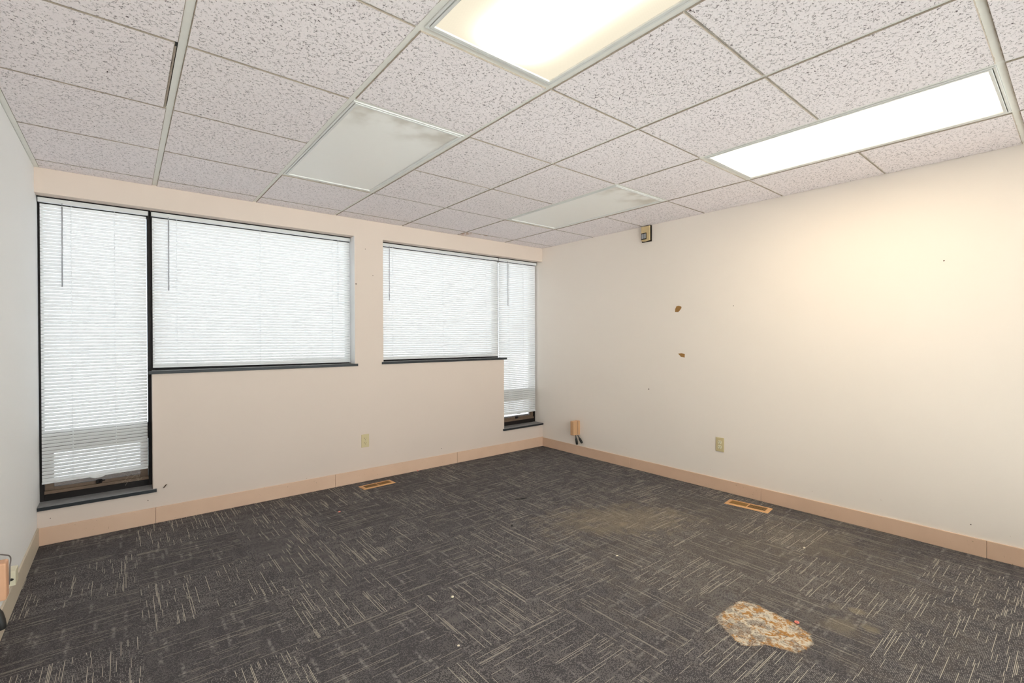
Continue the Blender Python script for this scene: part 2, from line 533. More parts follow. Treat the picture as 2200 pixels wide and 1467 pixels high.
# ------------------------------------------------------------------ walls
WIN = dict(A=(XL, -3.632, .235), B=(-3.632, -2.226, 1.040), C=(-1.965, -.573, 1.048), D=(-.573, 0.0, .268))
wb = MB()
wb.box(XL, 0, 0, YW, ZH, H + .25)                      # header
wb.box(-2.226, -1.965, 0, YW, 0, ZH)                   # pier
wb.box(-3.632, -2.226, 0, YW, 0, 1.019)
wb.box(-1.965, -.573, 0, YW, 0, 1.026)
wb.box(XL, -3.632, 0, YW, 0, .212)
wb.box(-.573, 0, 0, YW, 0, .246)
wall_back = tag(wb.build('wall_back', M_WALL), kind='structure')
wall_right = tag(MB().box(0, .12, YB, YW, 0, H + .25).build('wall_right', M_WALLR), kind='structure')
wall_left = tag(MB().box(XL - .12, XL, YB, YW, 0, H + .25).build('wall_left', M_WALLL), kind='structure')
# unseen wide glazing added behind the camera to brighten the ceiling
FX0, FX1, FZ0, FZ1 = -4.12, -.08, .04, 2.25
wf_ = MB()
wf_.box(XL - .12, FX0, YB - .12, YB, 0, H + .25).box(FX1, .12, YB - .12, YB, 0, H + .25)
wf_.box(FX0, FX1, YB - .12, YB, 0, FZ0).box(FX0, FX1, YB - .12, YB, FZ1, H + .25)
wall_front = tag(wf_.build('wall_front', M_WALL), kind='structure')
w5 = bpy.data.objects.new('window_5', None); COL.objects.link(w5); w5.location = ((FX0 + FX1) / 2, YB - .06, FZ0); w5['kind'] = 'structure'
fm = MB()
for k in range(4):
    xx = FX0 + (FX1 - FX0 - .05) * k / 3
    fm.box(xx, xx + .05, YB - .09, YB - .03, FZ0, FZ1, .002)
fm.box(FX0, FX1, YB - .085, YB - .035, FZ0, FZ0 + .05, .002).box(FX0, FX1, YB - .085, YB - .035, FZ1 - .05, FZ1, .002)
fm.build('window_frame', M_BLACK, w5)
MB().box(FX0 + .03, FX1 - .03, YB - .062, YB - .058, FZ0 + .03, FZ1 - .03).build('pane', M_GLASS, w5)

def blotch(name, pts, axis, mat, parent, depth=.0012):
    """thin mark on a wall, outline in room coordinates"""
    m = MB()
    d = {'x': (-depth, 0, 0), 'y': (0, -depth, 0), 'xl': (depth, 0, 0)}[axis]
    m.prism(pts, d)
    return m.build(name, mat, parent)
M_TORN = simple('bare_brown_board', (.36, .185, .055), .9, var=.15, scale=90)
M_NAIL = simple('nail_speck', (.10, .06, .04), .7)
blotch('torn_paint', [(0, a, b) for a, b in [(-1.723, 1.485), (-1.725, 1.512), (-1.737, 1.536), (-1.761, 1.538), (-1.785, 1.529), (-1.783, 1.515), (-1.767, 1.495), (-1.753, 1.483)]], 'x', M_TORN, wall_right)
blotch('torn_paint', [(0, a, b) for a, b in [(-1.753, 1.117), (-1.785, 1.1205), (-1.816, 1.116), (-1.815, 1.084), (-1.78, 1.089)]], 'x', M_TORN, wall_right)
def speck(x, y, z, r, ax, parent, mat=M_NAIL):
    pts = []
    for k in range(7):
        a = k * 2 * math.pi / 7; rr = r * R.uniform(.7, 1.2)
        if ax == 'x': pts.append((x, y + math.cos(a) * rr, z + math.sin(a) * rr))
        else: pts.append((x + math.cos(a) * rr, y, z + math.sin(a) * rr))
    blotch('nail_hole', pts, 'x' if ax == 'x' else 'y', mat, parent)
for y, z, r in ((-1.450, .778, .006), (-2.243, 1.511, .004), (-3.501, 1.71, .004), (-3.62, .17, .003)):
    speck(0, y, z, r, 'x', wall_right)
for x, z, r in ((-2.214, 1.734, .006), (-2.061, 1.819, .004), (-2.129, 2.047, .004), (-4.137, .158, .0028), (-3.661, .163, .003), (-1.366, .173, .004)):
    speck(x, 0, z, r, 'y', wall_back)
# curled brown scrap stuck to the wall beside the low sill
tag(MB().tube([(-3.575, -.004, .232), (-3.569, -.007, .240), (-3.563, -.006, .249), (-3.556, -.004, .253)], [.0022, .0036, .0033, .0018], 6).build('dead_insect', simple('brown_scrap', (.09, .05, .025), .8)),
    'tiny curled brown insect husk stuck on the wall beside the low left sill', 'insect')

# baseboards, butt joints every four feet
def baseboard(name, segs, axis, zt):
    m = MB()
    for a, b in segs:
        if axis == 'back': m.box(a + .0007, b - .0007, -.009, 0, 0, zt, .0022)
        elif axis == 'right': m.box(-.009, 0, a + .0007, b - .0007, 0, zt, .0022)
        elif axis == 'left': m.box(XL, XL + .009, a + .0007, b - .0007, 0, zt, .0022)
        else: m.box(a, b, YB, YB + .009, 0, zt, .0022)
    return tag(m.build(name, M_BASEL if axis == 'left' else M_BASE), kind='structure')
baseboard('baseboard_back', [(XL, -3.620), (-3.620, -2.404), (-2.404, -1.185), (-1.185, 0)], 'back', .108)
baseboard('baseboard_right', [(YB, -3.686), (-3.686, -2.458), (-2.458, -1.239), (-1.239, -.009)], 'right', .100)
baseboard('baseboard_left', [(YB, -3.2), (-3.2, -1.98), (-1.98, -.009)], 'left', .115)
baseboard('baseboard_front', [(XL + .009, -.009)], 'front', .105)

# ------------------------------------------------------------------ ceiling
LIGHTS = {(1, 1): 'off', (1, 4): 'A', (4, 1): 'off', (4, 4): 'B'}     # (column, row of GY nearest the window), 2 x 4 ft
def lit_cell(i, k):
    for (ci, ck) in LIGHTS:
        if i == ci and k in (ck, ck + 1): return True
    return False
def make_ceiling():
    xs = [XL] + GX + [0.0]
    ys = [0.0] + GY[:8] + [YB]
    me_tiles = MB()
    for ci in range(len(xs) - 1):
        for ck in range(len(ys) - 1):
            if lit_cell(ci - 1, ck - 1): continue
            x0, x1 = xs[ci], xs[ci + 1]; y0, y1 = ys[ck + 1], ys[ck]
            if y1 - y0 < .02: continue
            wide = (.0125, .0120, .0100, .0085, .0080, .0080)   # how much of each runner the tiles leave bare
            g0 = wide[ci - 1] if 1 <= ci <= 6 else .0062
            g1 = wide[ci] if ci <= 5 else .0062
            if ci == 0: g0 = .022
            if ci == len(xs) - 2: g1 = .0
            a0 = .0042 if ck < len(ys) - 2 else 0
            a1 = .0036 if ck > 0 else 0
            if ck - 1 == 6: a1 = .0120
            if ck - 1 == 5: a0 = .0120
            dx = 0
            if ci == 0 and ck == 3: g1 += .009; dx = 0  # this tile has slid off its runner
            # flange of a light shows its full width next to it
            if lit_cell(ci, ck - 1): g1 = .012
            if lit_cell(ci - 2, ck - 1): g0 = .012
            if lit_cell(ci - 1, ck - 2): a1 = .012
            if lit_cell(ci - 1, ck): a0 = .012
            X0, X1, Y0, Y1 = x0 + g0, x1 - g1, y0 + a0, y1 - a1
            ring = []
            def edge(pa, pb, nrm, rough):
                L = (Vector(pb) - Vector(pa)).length
                n = max(2, int(L / .012))
                for k in range(n):
                    f = k / n
                    p = Vector(pa).lerp(Vector(pb), f)
                    j = 0 if k == 0 else rough * mnoise.noise(Vector((p.x * 45, p.y * 45, ci * 3.1 + ck))) 
                    ring.append((p.x + nrm[0] * j, p.y + nrm[1] * j))
            rg = .0021
            edge((X0, Y0), (X1, Y0), (0, 1), rg if ck < len(ys) - 2 else 0)
            edge((X1, Y0), (X1, Y1), (-1, 0), rg if ci < len(xs) - 2 else 0)
            edge((X1, Y1), (X0, Y1), (0, -1), rg if ck > 0 else 0)
            edge((X0, Y1), (X0, Y0), (1, 0), rg)
            b = len(me_tiles.v); n = len(ring)
            cx, cy = (X0 + X1) / 2, (Y0 + Y1) / 2
            dz = R.uniform(-.0006, .0006)
            me_tiles.v += [(x, y, H + dz) for x, y in ring]
            me_tiles.v += [(x + (.002 if x < cx else -.002) * -.6, y + (.002 if y < cy else -.002) * -.6, H + .002) for x, y in ring]
            me_tiles.v += [(x, y, H + .0062) for x, y in ring]
            # face ring slightly inset to soften the edge
            for q in range(n):
                x, y = ring[q]
                ix = min(max(x, X0 + .0022), X1 - .0022); iy = min(max(y, Y0 + .0022), Y1 - .0022)
                me_tiles.v[b + q] = (ix, iy, H + dz)
                me_tiles.v[b + n + q] = (x, y, H + .0018)
            me_tiles.f.append(tuple(b + q for q in range(n))); me_tiles.sm.append(False)
            for q in range(n):
                q2 = (q + 1) % n
                for l in (0, 1):
                    me_tiles.f.append((b + l * n + q, b + (l + 1) * n + q, b + (l + 1) * n + q2, b + l * n + q2)); me_tiles.sm.append(False)
    c = me_tiles.build('ceiling', M_TILE)
    c['kind'] = 'structure'
    c.data.materials.append(M_GRIDE)
    for pl in c.data.polygons:
        if len(pl.vertices) == 4: pl.material_index = 1
    g = MB()
    zg = H + .0055
    W = .012
    def bar_x(x, y0, y1, w=W): g.box(x - w, x + w, y0, y1, zg, zg + .0015); g.box(x - .0015, x + .0015, y0, y1, zg + .001, zg + .035)
    def bar_y(y, x0, x1, w=W): g.box(x0, x1, y - w, y + w, zg + .0002, zg + .0016); g.box(x0, x1, y - .0015, y + .0015, zg + .0012, zg + .03)
    for x in GX: bar_x(x, YB, 0)
    for k, y in enumerate(GY[:8]):
        if y <= YB: continue
        cells = [XL] + GX + [0]
        for i in range(len(cells) - 1):
            # a cross tee does not run through the middle of a four foot light
            mid = any(i - 1 == ci and k == ck + 1 for (ci, ck) in LIGHTS)
            if not mid:
                bar_y(y, cells[i] + (.012 if i else 0), cells[i + 1] - .012 * (i < len(cells) - 2))
    g.box(XL, XL + .022, YB, 0, zg - .0060, zg - .0045)        # wall angle, left
    g.box(XL, XL + .0012, YB, 0, zg - .0060, zg + .02)
    go = g.build('ceiling_grid', M_GRID, c)
    # edge of the slid tile and a dark slab standing in for the shaded gap beside it
    y0, y1 = GY[3], GY[2]
    e = MB(); e.box(GX[0] - .0205, GX[0] - .0150, y0 + .004, y1 - .004, H + .003, H + .0054)
    e.build('tile_edge', M_GRIDE, c)
    k = MB(); k.box(GX[0] - .0225, GX[0] - .0125, y0 + .002, y0 + .030, H + .0022, H + .0038)
    k.build('dark_gap_slab', M_DARKGAP, c)
    # deck above
    MB().box(XL, 0, YB, 0, H + .25, H + .35).build('ceiling_deck', M_CONC, c)
    MB().box(XL, 0, YB, 0, H + .040, H + .045).build('ceiling_backing', M_DARKGAP, c)
    return c
make_ceiling()

# ------------------------------------------------------------------ ceiling lights
def ceiling_light(ci, ck, kind, label):
    x0, x1 = GX[ci], GX[ci + 1]
    y0, y1 = GY[ck + 2], GY[ck]
    if ci == 4: x1 = GX[5]
    cx, cy = (x0 + x1) / 2, (y0 + y1) / 2
    t = thing('ceiling_light', (cx, cy, H), label, 'light', 'recessed two by four foot ceiling lights')
    zb = H + .0054
    hx, hy = (x1 - x0) / 2 - .0035, (y1 - y0) / 2 - .0035
    # housing above the ceiling, blackened so the gap round the door reads as shade
    hs = MB()
    for a in (-1, 1):
        hs.box(cx + a * hx - (.001 if a > 0 else 0), cx + a * hx + (.001 if a < 0 else 0), cy - hy, cy + hy, zb + .004, zb + .030)
        hs.box(cx - hx, cx + hx, cy + a * hy - (.001 if a > 0 else 0), cy + a * hy + (.001 if a < 0 else 0), zb + .004, zb + .030)
    hs.box(cx - hx, cx + hx, cy - hy, cy + hy, zb + .026, zb + .029)
    hs.build('housing', M_DARKGAP, t)
    def ringbox(m, ox, oy, wx, z0, z1, bev=.0012):
        m.box(cx - ox, cx - ox + wx, cy - oy, cy + oy, z0, z1, bev)
        m.box(cx + ox - wx, cx + ox, cy - oy, cy + oy, z0, z1, bev)
        m.box(cx - ox + wx, cx + ox - wx, cy - oy, cy - oy + wx, z0, z1, bev)
        m.box(cx - ox + wx, cx + ox - wx, cy + oy - wx, cy + oy, z0, z1, bev)
    fo = MB(); ringbox(fo, hx - .0095, hy - .0095, .009, zb - .0045, zb + .012)
    fo.build('frame', M_FIX, t)
    fd = MB(); ringbox(fd, hx - .0215, hy - .0215, .0115, zb - .0062, zb + .012)
    fd.build('door_frame', M_FIX, t)
    lx, ly = hx - .034, hy - .034
    bm = bmesh.new()
    n = 12
    bmesh.ops.create_grid(bm, x_segments=n, y_segments=n * 2, size=1.0)
    for v in bm.verts:
        fx, fy = v.co.x, v.co.y
        v.co = Vector((cx + fx * (lx + .003), cy + fy * (ly + .003), zb + .0005 - .004 * (1 - fx * fx) * (1 - fy * fy)))
    m = MB(); m.add_bm(bm, True)
    bm2 = bmesh.new()
    m.build('diffuser', {'off': M_LENS_OFF, 'A': M_LENS_A, 'B': M_LENS_B}[kind], t)
    bm2.free()
    return t
ceiling_light(1, 1, 'off', 'unlit ceiling light nearer the left wall, dusty white panel with brown smudge')
ceiling_light(1, 4, 'A', 'lit ceiling light cut off by the top edge of the photo, cream prismatic panel')
ceiling_light(4, 1, 'off', 'unlit ceiling light above the corner by the right wall, plain pale panel')
ceiling_light(4, 4, 'B', 'lit ceiling light beside the right wall, long blazing white panel')

# ------------------------------------------------------------------ windows
def frame_ring(m, x0, x1, z0, z1, w, y0, y1, bev=.002, ws=None):
    ws = w if ws is None else ws
    m.box(x0, x0 + ws, y0, y1, z0, z1, bev); m.box(x1 - ws, x1, y0, y1, z0, z1, bev)
    m.box(x0 + ws, x1 - ws, y0, y1, z0, z0 + w, bev); m.box(x0 + ws, x1 - ws, y0, y1, z1 - w, z1, bev)
def window(n, x0, x1, z0, low):
    root = bpy.data.objects.new('window_%d' % n, None); COL.objects.link(root)
    root.empty_display_size = .05
    root.location = ((x0 + x1) / 2, .16, z0); root['kind'] = 'structure'
    m = MB()
    frame_ring(m, x0, x1, z0, ZH, .042, .128, .20, ws=.020)
    if low:
        m.box(x0 + .020, x1 - .020, .132, .20, .565, .672, .002)
    m.box(x0 + .002, x1 - .002, .084, .128, ZH - .0045, ZH - .0002)  # black strip added for the dark gap line above the headrail
    m.build('window_frame', M_BLACK, root)
    if low:
        s = MB(); frame_ring(s, x0 + .022, x1 - .022, z0 + .062, .560, .020, .140, .165, .0015, ws=.042)
        s.box(x0 + .020, x1 - .020, .130, .19, z0 + .042, z0 + .062, .001)
        s.build('sash', M_BROWN, root)
        MB().box(x0 + .064, x1 - .064, .146, .1465, z0 + .080, .545).build('insect_screen', M_SCREEN, root)
        # little crank handle at the foot of the sash
        cx = (x0 + x1) / 2
        h = MB(); h.box(cx - .016, cx + .016, .122, .140, z0 + .066, z0 + .092, .004)
        h.tube([(cx, .124, z0 + .080), (cx + .004, .112, z0 + .082), (cx + .030, .108, z0 + .086)], .0035, 8)
        h.build('sash_latch', M_BLACK, root)
        MB().box(x0 + .020, x1 - .020, .170, .174, z0 + .042, .566).build('pane', M_GLASST, root)
    MB().box(x0 + .018, x1 - .018, .168, .172, (.67 if low else z0 + .04), ZH - .04).build('pane', M_GLASST, root)
    return root
wA = window(1, WIN['A'][0], WIN['A'][1], WIN['A'][2], True)
wB = window(2, WIN['B'][0], WIN['B'][1], WIN['B'][2], False)
MB().box(-2.2275, -2.2262, .001, .127, 1.041, ZH - .001).build('lit_reveal_board', simple('skylit_reveal_white', (.93, .93, .93), .5, var=.02), wB)  # thin board added; skylight on the reveal put into its white
wC = window(3, WIN['C'][0], WIN['C'][1], WIN['C'][2], False)
wD = window(4, WIN['D'][0], WIN['D'][1], WIN['D'][2], True)
# slate sills: one slab each, front edge stands proud of the plaster
def sill(root, x0, x1, z1, th, front, back=.20):
    MB().box(x0, x1, -front, .004, z1 - th, z1, .0022).box(max(x0, WIN_X[0]) , min(x1, WIN_X[1]), .0, back, z1 - th, z1 - .0001).build('window_sill', M_SILL, root)
WIN_X = (XL, -3.634); sill(wA, XL + .001, -3.613, .236, .022, .016)
WIN_X = (-3.632, -2.227); sill(wB, -3.652, -2.203, 1.040, .021, .014)
WIN_X = (-1.964, -.574); sill(wC, -1.980, -.538, 1.047, .021, .014)
WIN_X = (-.572, -.001); sill(wD, -.590, -.001, .269, .021, .018)

# ------------------------------------------------------------------ blinds
def blind(x0, x1, zt, zl, zr, wand_x, wand_z, cords, label, hx0=None, hx1=None, clip=None, tilt_cords=None, by=.100):
    cx = (x0 + x1) / 2
    t = thing('window_blind', (cx, by, min(zl, zr)), label, 'blind', 'white mini blinds in the window wall')
    hx0 = x0 - .004 if hx0 is None else hx0; hx1 = x1 + .004 if hx1 is None else hx1
    hr = MB()
    hr.box(hx0, hx1, by - .013, by - .0115, zt - .027, zt, .0006)
    hr.box(hx0, hx1, by + .0115, by + .013, zt - .027, zt, .0006)
    hr.box(hx0, hx1, by - .0115, by + .0115, zt - .027, zt - .0255)
    hr.box(hx0, hx0 + .002, by - .013, by + .013, zt - .027, zt)
    hr.box(hx1 - .002, hx1, by - .013, by + .013, zt - .027, zt)
    hr.build('headrail', M_RAIL, t)
    top = zt - .047
    pitch = .0214
    bl, br_ = zl + .012, zr + .012
    n = int((top - (bl + br_) / 2) / pitch)
    m = MB(); hp = MB()
    for k in range(n + 1):
        f = k / n
        a = top + (bl + .010 - top) * f; b = top + (br_ + .010 - top) * f
        wob = R.uniform(-.00025, .00025)
        tl = .0013 + R.uniform(-.0002, .0002)
        prof = []
        for q in range(5):
            s = q / 4 - .5
            prof.append((by - tl * 2 * s * 1.0 - .0016 * (1 - 4 * s * s), s * .0197))
        base = len(m.v)
        for xx, zc in ((x0, a), (x1, b)):
            for (yy, dz) in prof:
                m.v.append((xx, yy, zc + dz + wob))
        for q in range(4):
            m.f.append((base + q, base + 5 + q, base + 6 + q, base + q + 1)); m.sm.append(True)
    m.build('slats', M_SLAT, t)
    # bottom rail follows the hang of the blind
    rb = MB()
    rb.prism([(x0, by - .011, zl), (x0, by + .011, zl), (x0, by + .011, zl + .012), (x0, by - .011, zl + .012)], (x1 - x0, 0, zr - zl))
    rb.build('bottom_rail', M_RAIL, t)
    if clip:
        c = MB()
        pts = []
        for k in range(9):
            f = k / 8 * 2 - 1
            pts.append((clip + f * .038, by - .012, zl + (zr - zl) * .5 - .010 * (1 - f * f)))
        c.prism(pts + [(clip + .038, by - .012, zl + (zr - zl) * .5 + .008), (clip - .038, by - .012, zl + (zr - zl) * .5 + .008)], (0, -.003, 0))
        c.build('bracket_clip', M_RAIL, t)
    for cxx in cords:
        f = (cxx - x0) / (x1 - x0); ze = zl + (zr - zl) * f
        c = MB()
        c.tube([(cxx - .002, by - .0075, zt - .027), (cxx - .002, by - .0075, ze)], .0006, 5)
        c.tube([(cxx + .002, by + .0075, zt - .027), (cxx + .002, by + .0075, ze)], .0006, 5)
        for k in range(n + 1):
            z = top + (ze + .022 - top) * k / n - .0108
            c.box(cxx - .0024, cxx + .0024, by - .0078, by + .0078, z - .0005, z + .0005)
        c.build('ladder_cord', M_CORD, t)
    wd = MB()
    wd.tube([(wand_x, by - .020, zt - .030), (wand_x, by - .021, zt - .05)], .0012, 6)
    wd.tube([(wand_x, by - .021, zt - .046), (wand_x - .002, by - .022, wand_z)], .0036, 6)
    wd.box(wand_x - .003, wand_x + .003, by - .022, by - .012, zt - .032, zt - .024)
    wd.build('tilt_wand', M_WAND, t)
    if tilt_cords:
        lc = MB()
        for d in (-.004, 0, .004):
            lc.tube([(tilt_cords + d, by - .016, zt - .02), (tilt_cords + d, by - .016, zt - .6)], .0006, 5)
        lc.build('lift_cord', M_CORD, t)
    return t
blind(-4.181, -3.657, 2.1425, .352, .362, -4.078, 1.59, (-4.037, -3.824), 'tall white mini blind at the far left, beside the left wall, wand at its left', -4.190, -3.645, clip=-3.92)
blind(-3.624, -2.232, 2.1425, 1.058, 1.050, -3.531, 1.60, (-3.483, -2.945, -2.384), 'widest white mini blind, in the large window left of the plaster pier', -3.629, -2.229, tilt_cords=-2.34)
blind(-1.956, -.580, 2.1425, 1.062, 1.060, -1.866, 1.61, (-1.825, -1.279, -.742), 'white mini blind in the window just right of the plaster pier', -1.960, -.576)
blind(-.570, -.024, 2.1425, .398, .398, -.450, 1.62, (-.42, -.210), 'narrow tall white mini blind in the corner by the right wall', -.571, -.010, clip=-.29)

# ------------------------------------------------------------------ outlets
def face(m, cx, cy, cz, ax, w, h, d0, d1, bev=.001):
    """box on a wall: w along the wall, h high, from depth d0 to d1 in front of it"""
    if ax == 'y': m.box(cx - w / 2, cx + w / 2, cy - d1, cy - d0, cz - h / 2, cz + h / 2, bev)
    else: m.box(cx - d1, cx - d0, cy - w / 2, cy + w / 2, cz - h / 2, cz + h / 2, bev)
def outlet(x, y, z, ax, label, s=1.0):
    t = thing('wall_outlet', (x, y, z - .057), label, 'outlet', 'ivory duplex outlets')
    m = MB(); face(m, x, y, z, ax, .070 * s, .1145 * s, 0, .005, .0022); m.build('cover_plate', M_IVORY, t)
    for dz in (.0195, -.0195):
        bm = bmesh.new()
        k = 20
        rng = [(.0170 * math.cos(a), max(-.0138, min(.0138, .0170 * math.sin(a)))) for a in [2 * math.pi * i / k for i in range(k)]]
        m = MB()
        if ax == 'y': m.prism([(x + a, y - .005, z + dz + b) for a, b in rng], (0, -.0016, 0))
        else: m.prism([(x - .005, y + a, z + dz + b) for a, b in rng], (-.0016, 0, 0))
        rc = m.build('receptacle', M_CREAM if ax == 'x' else M_IVORY, t)
        bm.free()
        q = MB()
        for a, hh in ((-.0062, .0085), (.0062, .0068)):
            if ax == 'y': q.box(x + a - .0012, x + a + .0012, y - .0072, y - .0066, z + dz + .003 - hh / 2, z + dz + .003 + hh / 2)
            else: q.box(x - .0072, x - .0066, y + a - .0012, y + a + .0012, z + dz + .003 - hh / 2, z + dz + .003 + hh / 2)
        if ax == 'y': q.box(x - .0022, x + .0022, y - .0072, y - .0066, z + dz - .0105, z + dz - .006)
        else: q.box(x - .0072, x - .0066, y - .0022, y + .0022, z + dz - .0105, z + dz - .006)
        q.build('slots', M_HOLE, rc)
    m = MB()
    if ax == 'y': m.tube([(x, y - .0045, z), (x, y - .0062, z)], .003, 10)
    else: m.tube([(x - .0045, y, z), (x - .0062, y, z)], .003, 10)
    m.build('screw', M_SCREW, t)
outlet(-2.140, 0, .357, 'y', 'ivory duplex outlet low on the window wall, below the plaster pier')
outlet(0, -2.131, .379, 'x', 'ivory duplex outlet low on the blank right wall, above the floor register')

# wall sensor tucked under the ceiling
t = thing('wall_sensor', (0, -1.436, 2.152), 'beige and black wall sensor with two grey windows, right wall under the ceiling', 'sensor')
MB().box(-.018, 0, -1.486, -1.387, 2.150, 2.298, .002).build('back_box', M_BLACK, t)
sm = MB()
pts = [(-.019, -1.478), (-.019, -1.394)]
sm.prism([(-.018, -1.4795, 2.160), (-.018, -1.4795, 2.293), (-.018, -1.391, 2.293), (-.018, -1.391, 2.166), (-.018, -1.400, 2.156), (-.018, -1.425, 2.154)], (-.013, 0, 0))
sm.build('cover', M_SENSOR, t)
wf = MB().box(-.034, -.030, -1.449, -1.392, 2.172, 2.233, .003).build('window_bezel', M_BLACK, t)
MB().box(-.0355, -.0335, -1.4435, -1.4225, 2.180, 2.225, .001).build('sensor_window', M_LENSGREY, wf)
MB().box(-.0355, -.0335, -1.4185, -1.3975, 2.180, 2.225, .001).build('sensor_window', M_LENSGREY, wf)

# ------------------------------------------------------------------ tan junction boxes with black cable ends
def cable_ends(parent, base, s, dirs):
    for (a, b) in dirs:
        p0 = Vector(base) + Vector(a); p1 = Vector(base) + Vector(b)
        d = (p1 - p0)
        m = MB()
        m.tube([p0 + d * f for f in (0, .15, .3, .45, .7, .95, 1.0)], [.0045, .0045, .006, .012, .0135, .012, .007], 10)
        m.build('cable_plug', M_RUBBER, parent)
t = thing('junction_box', (0, -.565, .205), 'tan plastic junction box with black plugs hanging, right wall near the corner', 'junction box')
MB().box(-.034, 0, -.590, -.543, .222, .372, .004).build('back_box', M_TANBOX, t)
MB().box(-.102, -.039, -.590, -.541, .222, .372, .005).build('cover', M_TANBOX, t)
MB().box(-.039, -.034, -.586, -.545, .226, .368).build('neck', M_BROWN, t)
cable_ends(t, (-.050, -.575, .222), 1, [((.005, .01, .0), (.015, -.003, -.105)), ((.012, -.015, -.002), (.020, -.070, -.080))])

t = thing('junction_box', (XL, -1.62, .30), 'peach plastic box on the left wall, cut by the photo edge, plugs hanging below', 'junction box')
MB().box(XL, XL + .034, -1.640, -1.590, .340, .472, .004).build('back_box', M_PINKBOX, t)
MB().box(XL + .039, XL + .090, -1.640, -1.588, .340, .472, .006).build('cover', M_PINKBOX, t)
MB().box(XL + .034, XL + .039, -1.636, -1.594, .345, .468).build('neck', M_BROWN, t)
cable_ends(t, (XL + .06, -1.625, .345), 1, [((0, 0, 0), (.022, -.030, -.098)), ((-.01, .0, 0), (-.028, -.045, -.09))])
# phone jack and its wire
t = thing('phone_jack', (XL, -.93, .13), 'small cream phone jack low on the left wall above the baseboard', 'phone jack')
MB().box(XL, XL + .030, -.975, -.905, .146, .214, .003).build('housing', M_CREAM, t)
MB().box(XL + .010, XL + .020, -.9765, -.9745, .170, .182).box(XL + .019, XL + .0235, -.9765, -.9745, .173, .179).build('socket', M_HOLE, t)
wpts = [(-4.185, -.985, .16), (-4.178, -1.02, .20), (-4.172, -1.06, .262), (-4.170, -1.054, .296), (-4.170, -1.09, .322), (-4.170, -1.16, .350), (-4.172, -1.282, .395), (-4.175, -1.42, .435), (-4.178, -1.585, .430)]
def spline(P, n=6):
    out = []
    P = [Vector(p) for p in P]
    for i in range(len(P) - 1):
        p0, p1, p2, p3 = P[max(i - 1, 0)], P[i], P[i + 1], P[min(i + 2, len(P) - 1)]
        for k in range(n):
            s = k / n
            out.append(.5 * ((2 * p1) + (p2 - p0) * s + (2 * p0 - 5 * p1 + 4 * p2 - p3) * s * s + (3 * p1 - p0 - 3 * p2 + p3) * s ** 3))
    return out + [P[-1]]
tag(MB().tube(spline(wpts), .0025, 8).build('phone_cable', M_WIRE), 'thin grey cable arching between peach box and phone jack', 'cable')

# ------------------------------------------------------------------ floor registers
def register(cx, cy, ang, L, W, label, split_dark):
    t = thing('floor_register', (cx, cy, 0), label, 'floor register', 'tan metal floor registers')
    t.rotation_euler = (0, 0, ang)
    def P(m, n, mat, par=t):
        o = m.build(n, mat, None)
        # local coordinates were used: move under the thing
        o.parent = par
        return o
    z = .006
    fr = MB()
    ox, oy = L / 2, W / 2; ix, iy = L / 2 - .028, W / 2 - .024
    outer = [(-ox, -oy), (ox, -oy), (ox, oy), (-ox, oy)]; inner = [(-ix, -iy), (ix, -iy), (ix, iy), (-ix, iy)]
    mid = [(-ox + .012, -oy + .010), (ox - .012, -oy + .010), (ox - .012, oy - .010), (-ox + .012, oy - .010)]
    b = 0
    V = [(x, y, .0012) for x, y in outer] + [(x, y, z) for x, y in mid] + [(x, y, z) for x, y in inner] + [(x, y, .001) for x, y in inner]
    fr.v = V
    for l in range(3):
        for k in range(4):
            k2 = (k + 1) % 4
            fr.f.append((l * 4 + k, l * 4 + k2, l * 4 + 4 + k2, l * 4 + 4 + k)); fr.sm.append(False)
    fr.box(-.004, .004, -iy, iy, .001, z)
    def loc(m, n, mat, par=t):
        me = bpy.data.meshes.new(n); me.from_pydata(m.v, [], m.f); me.materials.append(mat)
        bm = bmesh.new(); bm.from_mesh(me); bmesh.ops.recalc_face_normals(bm, faces=bm.faces); bm.to_mesh(me); bm.free()
        o = bpy.data.objects.new(n, me); COL.objects.link(o); o.parent = par
        return o
    loc(fr, 'frame', M_REG)
    for side in (-1, 1):
        g = MB()
        a0, a1 = (.004, ix) if side > 0 else (-ix, -.004)
        nn = 14
        for k in range(1, nn):
            x = a0 + (a1 - a0) * k / nn
            g.box(x - .0011, x + .0011, -iy, iy, .0022, z - .0006)
        g.box(a0, a1, -.0012, .0012, .0018, z - .0010)
        loc(g, 'louver', M_REGD)
        d = MB(); d.box(a0, a1, -iy, iy, .0006, .0012)
        loc(d, 'damper', M_DARKGAP if side == split_dark else M_REGK)
    return t
register(-.1935, -2.443, math.pi / 2 + .12, .305, .128, 'tan floor register by the right wall, one half dark and one half yellow-lit', -1)
register(-2.102, -.172, .045, .292, .118, 'tan floor register by the window wall, below the outlet', -1)

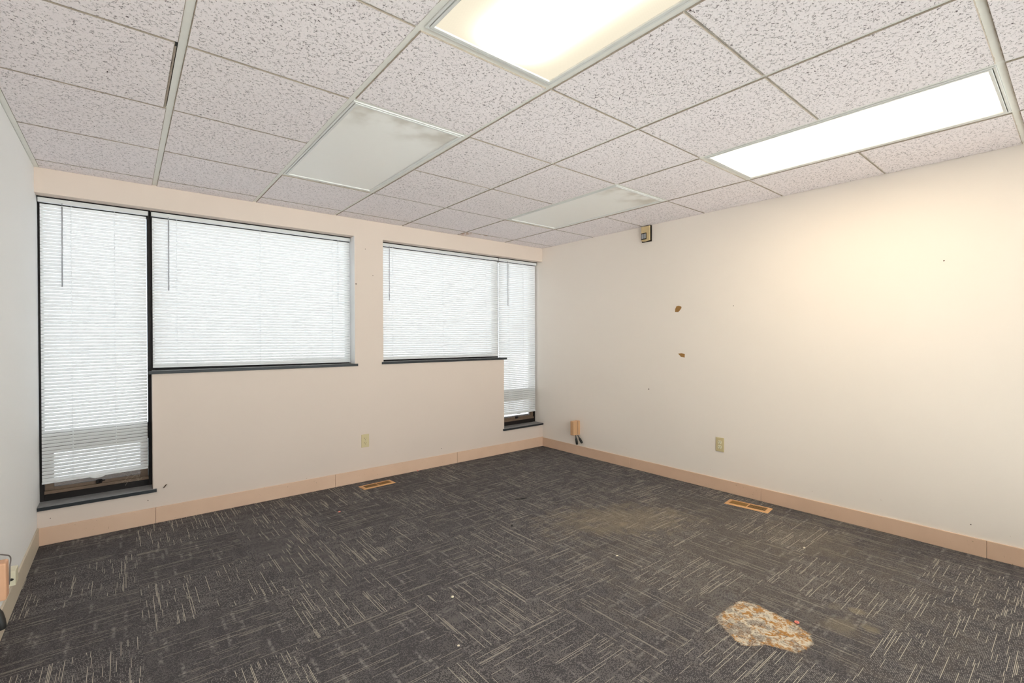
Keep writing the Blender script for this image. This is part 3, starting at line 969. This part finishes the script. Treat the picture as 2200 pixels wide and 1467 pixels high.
# ------------------------------------------------------------------ litter on the carpet
M_RED = simple('red_rubber', (.85, .26, .20), .5)
M_CRUMB = simple('pale_crumb', (.75, .66, .50), .9)
M_CHAR = simple('black_scrap', (.015, .014, .014), .8)
ringp = [(-1.502 + .0075 * math.cos(a), -3.238 + .0075 * math.sin(a), .0035) for a in [k * math.pi / 7 for k in range(14)]]
tag(MB().tube(ringp, .0028, 8, True).build('rubber_ring', M_RED), 'small pinkish red ring lying at the edge of the rusty stain', 'ring')
def scrap(name, x, y, r, mat, label, cat, flat=.5, ang=0.0, group=None, z0=0.0):
    bm = bmesh.new()
    bmesh.ops.create_icosphere(bm, subdivisions=2, radius=1.0)
    for v in bm.verts:
        k = 1 + .35 * mnoise.noise(v.co * 1.7 + Vector((x * 9, y * 9, 0)))
        v.co = Vector((v.co.x * r[0] * k, v.co.y * r[1] * k, v.co.z * r[2] * k))
    bmesh.ops.rotate(bm, verts=bm.verts, cent=(0, 0, 0), matrix=Matrix.Rotation(ang, 3, 'Z'))
    lo = min(v.co.z for v in bm.verts)
    for v in bm.verts: v.co += Vector((x, y, z0 - lo))
    m = MB(); m.add_bm(bm, True)
    return tag(m.build(name, mat), label, cat, group)
scrap('red_scrap', -2.581, -.606, (.010, .006, .003), M_RED, 'tiny red scrap on the carpet in front of the window wall', 'scrap')
scrap('red_scrap', -1.635, -.020, (.006, .005, .006), M_RED, 'tiny red scrap at the foot of the window wall baseboard', 'scrap')
scrap('carpet_crumb', -.659, -2.979, (.007, .006, .004), M_CRUMB, 'pale crumb on the carpet between right wall and stain', 'crumb', group='pale crumbs on the carpet')
scrap('carpet_crumb', -2.559, -2.097, (.008, .007, .005), M_CRUMB, 'larger pale crumb in the middle of the carpet', 'crumb', group='pale crumbs on the carpet')
scrap('carpet_crumb', -2.734, -2.421, (.006, .005, .003), M_CRUMB, 'pale crumb near the bottom centre of the carpet', 'crumb', group='pale crumbs on the carpet')
scrap('carpet_crumb', -1.596, -2.332, (.007, .006, .004), M_CRUMB, 'pale crumb on the carpet behind the rusty stain', 'crumb', group='pale crumbs on the carpet')
scrap('dark_scrap', -1.388, -1.241, (.055, .006, .003), M_CHAR, 'thin black scrap on the carpet facing the far corner', 'scrap', ang=-.3)
scrap('dark_scrap', -1.782, -1.606, (.014, .006, .004), M_CHAR, 'short black scrap on the carpet, nearer than the thin one', 'scrap', ang=.9)

# ------------------------------------------------------------------ cobwebs and dead leaves on the low left sill
m = MB()
M_WEB = simple('cobweb', (.42, .36, .28), .9)
for k in range(16):
    a = Vector((-3.73 + R.uniform(-.05, .05), .118, .325 + R.uniform(-.045, .03)))
    b = a + Vector((R.uniform(-.09, .07), R.uniform(-.01, .0), R.uniform(-.05, .035)))
    mid = (a + b) / 2 + Vector((0, 0, R.uniform(-.012, .012)))
    m.tube(spline([a, mid, b], 4), .0006, 4)
m.tube(spline([(-3.92, .118, .345), (-3.86, .112, .362), (-3.80, .112, .352)], 5), .0012, 4)
tag(m.build('cobweb', M_WEB), 'wispy cobweb across the sash below the tall left blind', 'cobweb', kind='stuff')

# ------------------------------------------------------------------ ground outside the windows
tag(MB().box(-30, 30, -60, YB - .12, -.5, -.15).build('bounce_paving', M_CONC), kind='structure')  # unseen pale paving added to bounce light up through the rear glazing
gs = tag(MB().box(-30, 30, YW + 3.2, 60, -.5, -.35).build('ground', M_CONC), kind='structure')
g2 = tag(MB().box(-30, 30, YW, YW + 3.2, -.5, -.33).build('ground_bed', M_SOIL), kind='structure')
